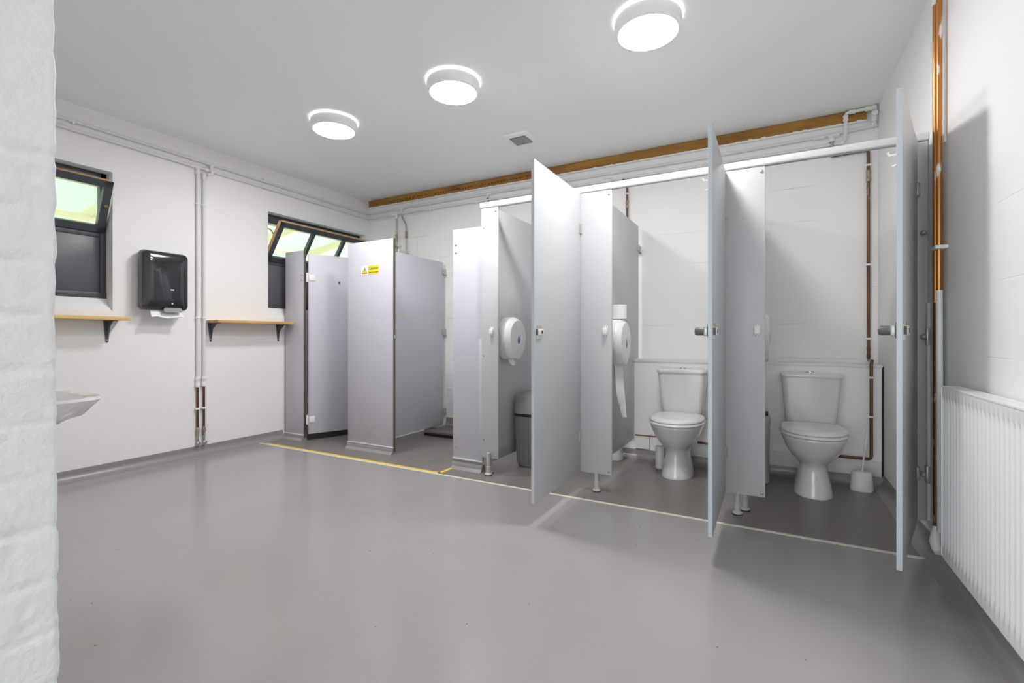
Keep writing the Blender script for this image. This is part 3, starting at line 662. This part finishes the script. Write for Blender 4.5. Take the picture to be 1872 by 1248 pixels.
# shower door
t = thing('shower_door', 'lilac grey shower door swung inwards beside the hinge panel', 'door', (-3.925, YS+.012, 0), math.radians(66))
b = B(); b.box((.012, -.009, .06), (.66, .009, 1.80), .002); b.build('door_leaf', 'panel2', t, local=True)
b = B(); b.box((.012, -.006, .012), (.66, .006, .06)); b.build('bottom_seal', 'black', t, smooth=0, local=True)
for z in (1.57, .20):
    b = B(); b.box((.016, -.016, z-.03), (.07, -.008, z+.03), .003); b.tube([(0, -.012, z-.045), (0, -.012, z+.045)], .011, 12); b.build('hinge', 'plastic', t, local=True)
b = B(); b.lathe([(.012, -.009), (.012, -.013), (.006, -.014), (.006, -.03), (.009, -.033), (.001, -.034)], (.30, 0, 1.545), 12, 'y'); b.build('knob', 'steel', t, local=True)
# caution sign
t = thing('caution_sign', 'small yellow caution sticker with warning triangle on the shower panel', 'sign', (-3.08, YS, 1.58))
z0, z1 = 1.548, 1.622; ys = YS-.0012
b = B(); b.box((-3.185, ys, z0-.006), (-3.108, ys+.0011, z1+.004)); b.build('triangle_backing', 'signw', t, smooth=0)
b = B(); b.box((-3.106, ys, z0+.002), (-2.978, ys+.0011, z1)); b.build('yellow_plate', 'signy', t, smooth=0)
tri = lambda s: [(-3.147-.033*s, 1.556+.019*(1-s)), (-3.147+.033*s, 1.556+.019*(1-s)), (-3.147, 1.556+.019*(1-s)+.058*s)]
b = B(); b.prism(tri(1), 'y', ys-.0006, ys); b.build('triangle_border', 'signk', t, smooth=0)
b = B(); b.prism(tri(.72), 'y', ys-.0012, ys-.0005); b.build('triangle_fill', 'signy', t, smooth=0)
b = B(); b.box((-3.1495, ys-.0018, 1.574), (-3.1445, ys-.001, 1.592)); b.box((-3.1495, ys-.0018, 1.566), (-3.1445, ys-.001, 1.571)); b.build('exclamation_mark', 'signk', t, smooth=0)
def words(txt, size, x, z, nm, y):
    c = bpy.data.curves.new(nm, 'FONT'); c.body = txt; c.size = size; c.align_x = 'CENTER'; c.extrude = .0004
    o = bpy.data.objects.new(nm, c); COL.objects.link(o); c.materials.append(M['signk'])
    me = bpy.data.meshes.new_from_object(o); bpy.data.objects.remove(o); o = bpy.data.objects.new(nm, me); COL.objects.link(o); me.materials.clear(); me.materials.append(M['signk'])
    o.parent = t; o.location = Vector((x, y, z))-Vector(t.location); o.rotation_euler = (PI/2, 0, 0)
words('Caution', .036, -3.042, 1.588, 'lettering', ys-.0008)
words('Very hot water', .0185, -3.042, 1.560, 'lettering', ys-.0008)
# shower floor step
t = thing('shower_tray', 'raised grey shower tray edge with painted black shadow line at the back', 'shower tray', (-2.65, 3.95, 0))
b = B(); b.box((-3.08, 3.80, 0), (-2.14, YB-.001, .045), .006); b.build('tray', 'wetfloor', t)
b = B(); b.box((-3.09, 3.786, .0), (-2.14, 3.80, .028), .003); b.build('tray_shadow_line', 'black', t)  # black strip painting in the shadow line along the tray front
b = B(); b.prism([(YB-.002, .045), (YB-.04, .045), (YB-.012, .07), (YB-.010, .125), (YB-.002, .125)], 'x', -3.09, -2.14); b.build('tray_upstand', 'cove', t)
b = B(); b.box((-3.09, YB-.013, .123), (-2.14, YB-.001, .132)); b.build('yellow_line', 'yellow', t, smooth=0)
# ceramic tiling behind the shower
b = B(); b.box((-3.08, YB-.006, .12), (-1.81, YB+.001, 1.70))
mt = blockwall('white_tile', (.84, .84, .83), 'X', .30, .155, 1., .04, .02, .2)
tag(b.build('wall_tiling', mt, smooth=0), 'white tiling on the back wall of the second shower', 'tiles')

# ------------------------------------------------------------------ pipe boxing behind the toilets
t = thing('pipe_boxing', 'low white panelled boxing behind the toilet cisterns', 'boxing', (-.5, YBOX, 0))
b = B(); b.box((-1.78, YBOX, .058), (XR-.012, YB-.002, .792)); b.build('front_board', 'rail2', t, smooth=0)
b = B(); b.box((-1.78, YBOX-.010, .792), (XR-.008, YB-.002, .811), .002); b.build('top_ledge', 'paint', t)
b = B(); b.box((-.775, YBOX-.012, .062), (XR-.014, YBOX, .165), .003); b.build('skirting', 'paint', t)
b = B(); b.box((-.992, YBOX-.004, .178), (-.78, YBOX+.001, .188)); b.box((-.985, YBOX-.005, .062), (-.87, YBOX+.001, .072)); b.box((-.874, YBOX-.003, .075), (-.870, YBOX+.001, .18)); b.build('rusty_gap', 'rust', t, smooth=0)
b = B(); b.box((XR-.012, YBOX+.002, .06), (XR-.001, YBOX+.01, .80)); b.build('shadow_gap', 'black', t, smooth=0)

# ------------------------------------------------------------------ toilets (origin: floor at boxing face, facing -y)
def egg(hw, yf, yb, z, n=48, ef=2.25, eb=3.4, mid=.56):
    """outline with a rounded front (small y) and a squarer back"""
    ym = yf+(yb-yf)*mid; out = []
    for k in range(n):
        a = 2*PI*k/n; c, s_ = math.cos(a), math.sin(a); e = ef if s_ < 0 else eb
        x = hw*math.copysign(abs(c)**(2/e), c); yy = abs(s_)**(2/e)
        out.append((x, ym+(yb-ym)*yy if s_ >= 0 else ym-(ym-yf)*yy, z))
    return out
def rrect(hx, y0, y1, z, r=.03, n=6, bow=0.):
    pts = []
    for cx, cy, a0 in ((hx-r, y1-r, 0), (-hx+r, y1-r, PI/2), (-hx+r, y0+r, PI), (hx-r, y0+r, 1.5*PI)):
        for i in range(n+1): pts.append((cx+r*math.cos(a0+PI/2*i/n), cy+r*math.sin(a0+PI/2*i/n), z))
    return pts
def toilet():
    t = thing('toilet', '', 'toilet', (0, 0, 0), 0, 'white close coupled toilets')
    b = B()
    R = [(0, .108, -.520, -.20), (.012, .108, -.520, -.20), (.03, .104, -.515, -.20), (.08, .094, -.497, -.205), (.13, .084, -.482, -.21), (.17, .079, -.473, -.21), (.195, .083, -.480, -.205),
         (.215, .098, -.500, -.20), (.24, .121, -.530, -.195), (.27, .142, -.558, -.19), (.30, .157, -.577, -.185), (.335, .169, -.592, -.175), (.36, .178, -.606, -.17), (.372, .179, -.608, -.17), (.378, .174, -.602, -.172)]
    b.loft([egg(h, a, c, z) for z, h, a, c in R]); b.build('pan', 'ceramic', t, 60, local=True)
    b = B(); b.loft([rrect(.10, -.24, -.03, .30, .03), rrect(.13, -.25, -.02, .36, .03), rrect(.14, -.25, -.015, .405, .03)]); b.build('pan_shelf', 'ceramic', t, 60, local=True)
    b = B(); b.loft([egg(.181, -.612, -.165, .379), egg(.187, -.618, -.162, .384), egg(.187, -.618, -.162, .392), egg(.181, -.612, -.165, .398)]); b.build('seat', 'lid', t, 50, local=True)
    b = B(); b.loft([egg(.178, -.608, -.160, .4005), egg(.184, -.613, -.157, .405), egg(.184, -.612, -.157, .412), egg(.174, -.600, -.165, .4215), egg(.13, -.55, -.19, .427), egg(.05, -.44, -.28, .430)]); ld = b.build('seat_lid', 'lid', t, 50, local=True)
    each('lid_hinge', 'lid', ld, [lambda b, x=x: b.tube([(x-.02, -.155, .405), (x+.02, -.155, .405)], .011, 12) for x in (-.075, .075)], local=True)
    b = B(); b.loft([rrect(.143, -.155, -.012, .402, .035), rrect(.149, -.165, -.006, .42, .035), rrect(.158, -.178, -.003, .52, .035), rrect(.168, -.186, -.002, .63, .035), rrect(.174, -.190, -.002, .722, .035)]); b.build('cistern', 'ceramic', t, 50, local=True)
    b = B(); b.loft([rrect(.178, -.198, -.001, .722, .032), rrect(.181, -.201, -.001, .727, .032), rrect(.181, -.201, -.001, .742, .032), rrect(.175, -.195, -.004, .750, .032), rrect(.14, -.15, -.03, .754, .03)]); cl = b.build('cistern_lid', 'ceramic', t, 50, local=True)
    b = B(); b.lathe([(.026, .752), (.026, .758), (.021, .760), (.02, .757), (.001, .757)], (0, -.095, 0), 24); b.build('flush_button', 'chrome', cl, local=True)
    b = B(); b.tube([(0, -.22, .14), (0, -.12, .12), (0, -.02, .12)], .05, 18); b.build('waste_connector', 'plastic', t, local=True)
    return t
T = toilet(); T.location = (-.598, YBOX, 0); T['label'] = 'white toilet with closed lid in the middle cubicle'
copy_tree(T, 'white toilet with closed lid in the end cubicle by the copper pipe', (.240, YBOX, 0))
b = B(); b.lathe([(.033, 0), (.033, .16), (.03, .165)], (-.742, 3.71, 0), 20); tag(b.build('pipe_cover', 'plastic'), 'white pipe stub standing at the left of the middle toilet foot', 'pipe')

# ------------------------------------------------------------------ dispensers
def jumbo(win):
    """local: mounted on a partition face at x=0, front towards +x, origin at roll centre"""
    t = thing('toilet_roll_dispenser', '', 'dispenser', (0, 0, 0), 0, 'jumbo toilet roll dispensers')
    def outl(r, x, zb=-.17, n=40):
        out = []
        for k in range(n):
            a = 2*PI*k/n-PI/2; y, z = r*math.cos(a), r*math.sin(a)
            if z < 0: y = y*(1-.0*z); z = max(z*1.35, zb); y *= 1-.25*(min(0, z)/zb)**2*.6
            out.append((x, y, z))
        return out
    b = B(); b.loft([outl(.125, 0, -.17), outl(.147, .012, -.17), outl(.147, .075, -.17)]); b.build('back_case', 'disp', t, 40, local=True)
    b = B(); b.loft([outl(.148, .075, -.17), outl(.146, .085, -.17), outl(.128, .112, -.168), outl(.122, .117, -.165), outl(.09, .121, -.12)]); c = b.build('cover', 'disp', t, 30, local=True)
    pts = []
    for k in range(24):
        a = 2*PI*k/24; r = .021; y, z = r*.72*math.sin(a), -r*1.25*math.cos(a)
        if z > 0: y *= max(0, 1-(z/(.03)))**.6 if z < .03 else 0; z *= 1.6
        pts.append((y, z-.03))
    b = B(); b.prism(pts, 'x', .1205, .1225); b.build('level_window', win, c, smooth=0, local=True)
    b = B(); b.prism([(-.015, -.005), (.015, -.005), (.015, .0), (-.015, 0)], 'x', .119, .1216); return t
J = jumbo('blue'); J.location = (-1.781, 3.145, 1.0); J['label'] = 'white jumbo roll dispenser with blue drop window in the first cubicle'
J2 = jumbo('greywin'); J2.location = (-.999, 3.27, .975); J2['label'] = 'white jumbo roll dispenser carrying a spare roll, left of the middle toilet'
copy_tree(J2, 'white jumbo roll dispenser showing only its edge, left of the end toilet', (-.126, 3.44, 1.01))
def tail(pts, name, label, fold=.010):
    b = B(); rings = []
    for (c, w, ph) in pts:
        c = Vector(c); q = []
        for dx, us in ((-.0012, range(9)), (.0012, range(8, -1, -1))):
            for k in us: u = k/8-.5; q.append(c+Vector((dx+fold*math.sin(u*7+ph), w*u, .004*math.sin(u*11+ph))))
        rings.append(q)
    b.loft(rings); tag(b.build(name, 'paper'), label, 'toilet paper')
tail([((-1.72, 3.13, .835), .10, 0), ((-1.715, 3.145, .805), .09, .6), ((-1.71, 3.16, .785), .03, 1.4)], 'toilet_paper', 'torn stub of paper under the blue window dispenser')
tail([((-.935, 3.25, .81), .17, 0), ((-.93, 3.26, .74), .18, .3), ((-.925, 3.28, .66), .16, .9), ((-.92, 3.295, .59), .12, 1.5), ((-.915, 3.31, .53), .075, 2.1), ((-.915, 3.32, .485), .04, 2.6), ((-.913, 3.325, .46), .05, 3), ((-.913, 3.328, .432), .025, 3.4)], 'toilet_paper', 'long twisted strip of paper hanging under the spare roll dispenser', .02)
t = thing('toilet_roll', 'spare toilet roll standing on the dispenser left of the middle toilet', 'toilet roll', (-.935, 3.30, 1.122))
b = B(); b.lathe([(.022, .0), (.050, .0), (.054, .003), (.054, .097), (.050, .10), (.022, .10), (.022, 0)], (-.938, 3.29, 1.1225), 32, cap=False); b.build('paper', 'paper', t)
b = B(); b.lathe([(.0215, .001), (.0215, .099), (.020, .099), (.020, .001)], (-.938, 3.29, 1.1225), 24, cap=False); b.build('core', mat('card_core', (.45, .36, .26), .9), t)

# bins
def ovl(cx, cy, hx, hy, z, n=36, e=3.2, dz=0.):
    return [(cx+hx*math.copysign(abs(math.cos(2*PI*k/n))**(2/e), math.cos(2*PI*k/n)), cy+hy*math.copysign(abs(math.sin(2*PI*k/n))**(2/e), math.sin(2*PI*k/n)), z+dz*math.sin(2*PI*k/n)) for k in range(n)]
t = thing('swing_bin', 'tall grey swing bin half hidden behind the first cubicle door', 'bin', (-1.645, 3.37, 0))
c = (-1.645, 3.37)
b = B(); b.loft([ovl(*c, .098, .14, .004), ovl(*c, .102, .145, .02), ovl(*c, .122, .168, .395)]); b.build('body', 'bin', t, 30)
b = B()
for k in range(14):
    a = PI+PI*1.1*k/13-.2
    x, y = math.cos(a), math.sin(a)
    e = 3.2; X = math.copysign(abs(x)**(2/e), x); Y = math.copysign(abs(y)**(2/e), y)
    b.tube([(c[0]+.103*X, c[1]+.146*Y, .03), (c[0]+.121*X, c[1]+.167*Y, .37)], .006, 8)
b.build('rib', 'bin', t)
b = B(); b.loft([ovl(*c, .124, .171, .39), ovl(*c, .126, .173, .412)]); b.build('rim_band', 'black', t)
b = B(); b.loft([ovl(*c, .128, .174, .412), ovl(*c, .128, .174, .47), ovl(*c, .118, .15, .535), ovl(*c, .085, .09, .565), ovl(*c, .03, .03, .57)]); b.build('lid', 'binlid', t, 30)
t = thing('pedal_bin', 'small grey bin mostly behind the pilaster left of the end toilet', 'bin', (-.04, 3.74, 0))
c = (-.078, 3.74)
b = B(); b.loft([ovl(*c, .07, .11, .004), ovl(*c, .075, .115, .40)]); b.build('body', 'foot', t, 30)
b = B(); b.loft([ovl(*c, .079, .12, .40), ovl(*c, .079, .12, .44), ovl(*c, .06, .09, .468)]); b.build('lid', 'greyplas', t, 30)
b = B(); b.box((c[0]-.04, c[1]-.085, .462), (c[0]+.064, c[1]+.06, .474), .004); b.build('flap', 'black', t)

# toilet brushes
def brush(x, y, label, hx=.03):
    t = thing('toilet_brush', label, 'toilet brush', (x, y, 0), 0, 'toilet brush sets')
    b = B(); b.loft([ovl(x, y, .062, .05, .001, 36, 2.2), ovl(x, y, .064, .052, .012, 36, 2.2), ovl(x, y, .057, .045, .10, 36, 2.2), ovl(x, y, .053, .041, .118, 36, 2.2), ovl(x, y, .047, .036, .124, 36, 2.2), ovl(x, y, .02, .016, .125, 36, 2.2)]); b.build('pot', 'plastic', t, 50)
    b = B(); b.tube([(x+.002, y, .12), (x+hx*.5, y, .25), (x+hx, y, .375), (x+hx+.001, y, .388)], [.005, .0055, .009, .004], 12); b.build('handle', 'plastic', t)
    return t
brush(.520, 3.795, 'white toilet brush in its pot beside the copper pipe of the end cubicle')
brush(-1.115, 3.80, 'white toilet brush pot peeping below the partition left of the middle toilet', -.04)

# ------------------------------------------------------------------ radiator
XF, RY0, RY1, RZ0, RZ1 = .592, .80, 2.45, .135, .805
t = thing('radiator', 'white ribbed panel radiator on the right wall', 'radiator', (XR-.05, 1.6, RZ0))
b = B(); rows = [(RZ0, 0), (RZ0+.035, 0), (RZ0+.05, .5), (RZ0+.075, 1), (RZ1-.075, 1), (RZ1-.05, .5), (RZ1-.038, 0), (RZ1, 0)]
nf = int((RY1-RY0)/.0333); ns = nf*8
rings = []
for z, k in rows:
    r = []
    for i in range(ns+1):
        y = RY0+(RY1-RY0)*i/ns; ph = (i % 8)/8*2*PI
        fl = max(-.55, math.cos(ph))
        r.append((XF+.0045*k*(1-fl), y, z))
    rings.append(r)
b.skin([[b.bm.verts.new(p) for p in r] for r in rings], cap=False, closed=False)
b.box((XF+.012, RY0, RZ0), (XF+.016, RY1, RZ1))
b.build('front_panel', 'rad', t, 40)
b = B(); b.box((XF+.045, RY0+.01, RZ0), (XF+.052, RY1-.01, RZ1-.005), .002); b.build('back_panel', 'rad', t)
b = B(); b.box((XF-.002, RY1-.003, RZ0+.004), (XF+.056, RY1+.002, RZ1+.002), .001); b.box((XF-.002, RY0-.002, RZ0+.004), (XF+.056, RY0+.003, RZ1+.002), .001); b.build('end_cap', 'rad', t)
b = B(); b.box((XF-.002, RY0, RZ1-.004), (XF+.006, RY1, RZ1+.003), .001); b.box((XF+.048, RY0, RZ1-.004), (XF+.056, RY1, RZ1+.003), .001)
k = 0; y = RY0+.02
while y < RY1-.02: b.box((XF+.004, y, RZ1-.002), (XF+.05, y+.022, RZ1+.002)); y += .028
b.build('top_grille', 'rad', t, smooth=0)
b = B(); b.box((XF+.052, RY0+.2, .3), (XR-.001, RY0+.23, .6)); b.box((XF+.052, RY1-.23, .3), (XR-.001, RY1-.2, .6)); b.build('wall_bracket', 'metalgrey', t, smooth=0)

# ------------------------------------------------------------------ light and camera
w = bpy.data.worlds.new('sky'); sc.world = w; w.use_nodes = True
w.node_tree.nodes['Background'].inputs[0].default_value = (.92, .98, 1., 1); w.node_tree.nodes['Background'].inputs[1].default_value = 3.9
cam = bpy.data.cameras.new('camera'); co = bpy.data.objects.new('camera', cam); COL.objects.link(co)
co.location = (0, 0, 1.0); co.rotation_euler = (PI/2, 0, .5002)
cam.sensor_width = 36; cam.lens = 36*865./1872; cam.shift_y = -8.83/1872; cam.clip_start = .02
sc.camera = co
sc.view_settings.view_transform = 'Standard'; sc.view_settings.look = 'None'; sc.view_settings.gamma = 1
sc.view_settings.exposure = .15
sc.view_settings.use_curve_mapping = False
sc.cycles.max_bounces = 14; sc.cycles.diffuse_bounces = 10; sc.cycles.use_denoising = True
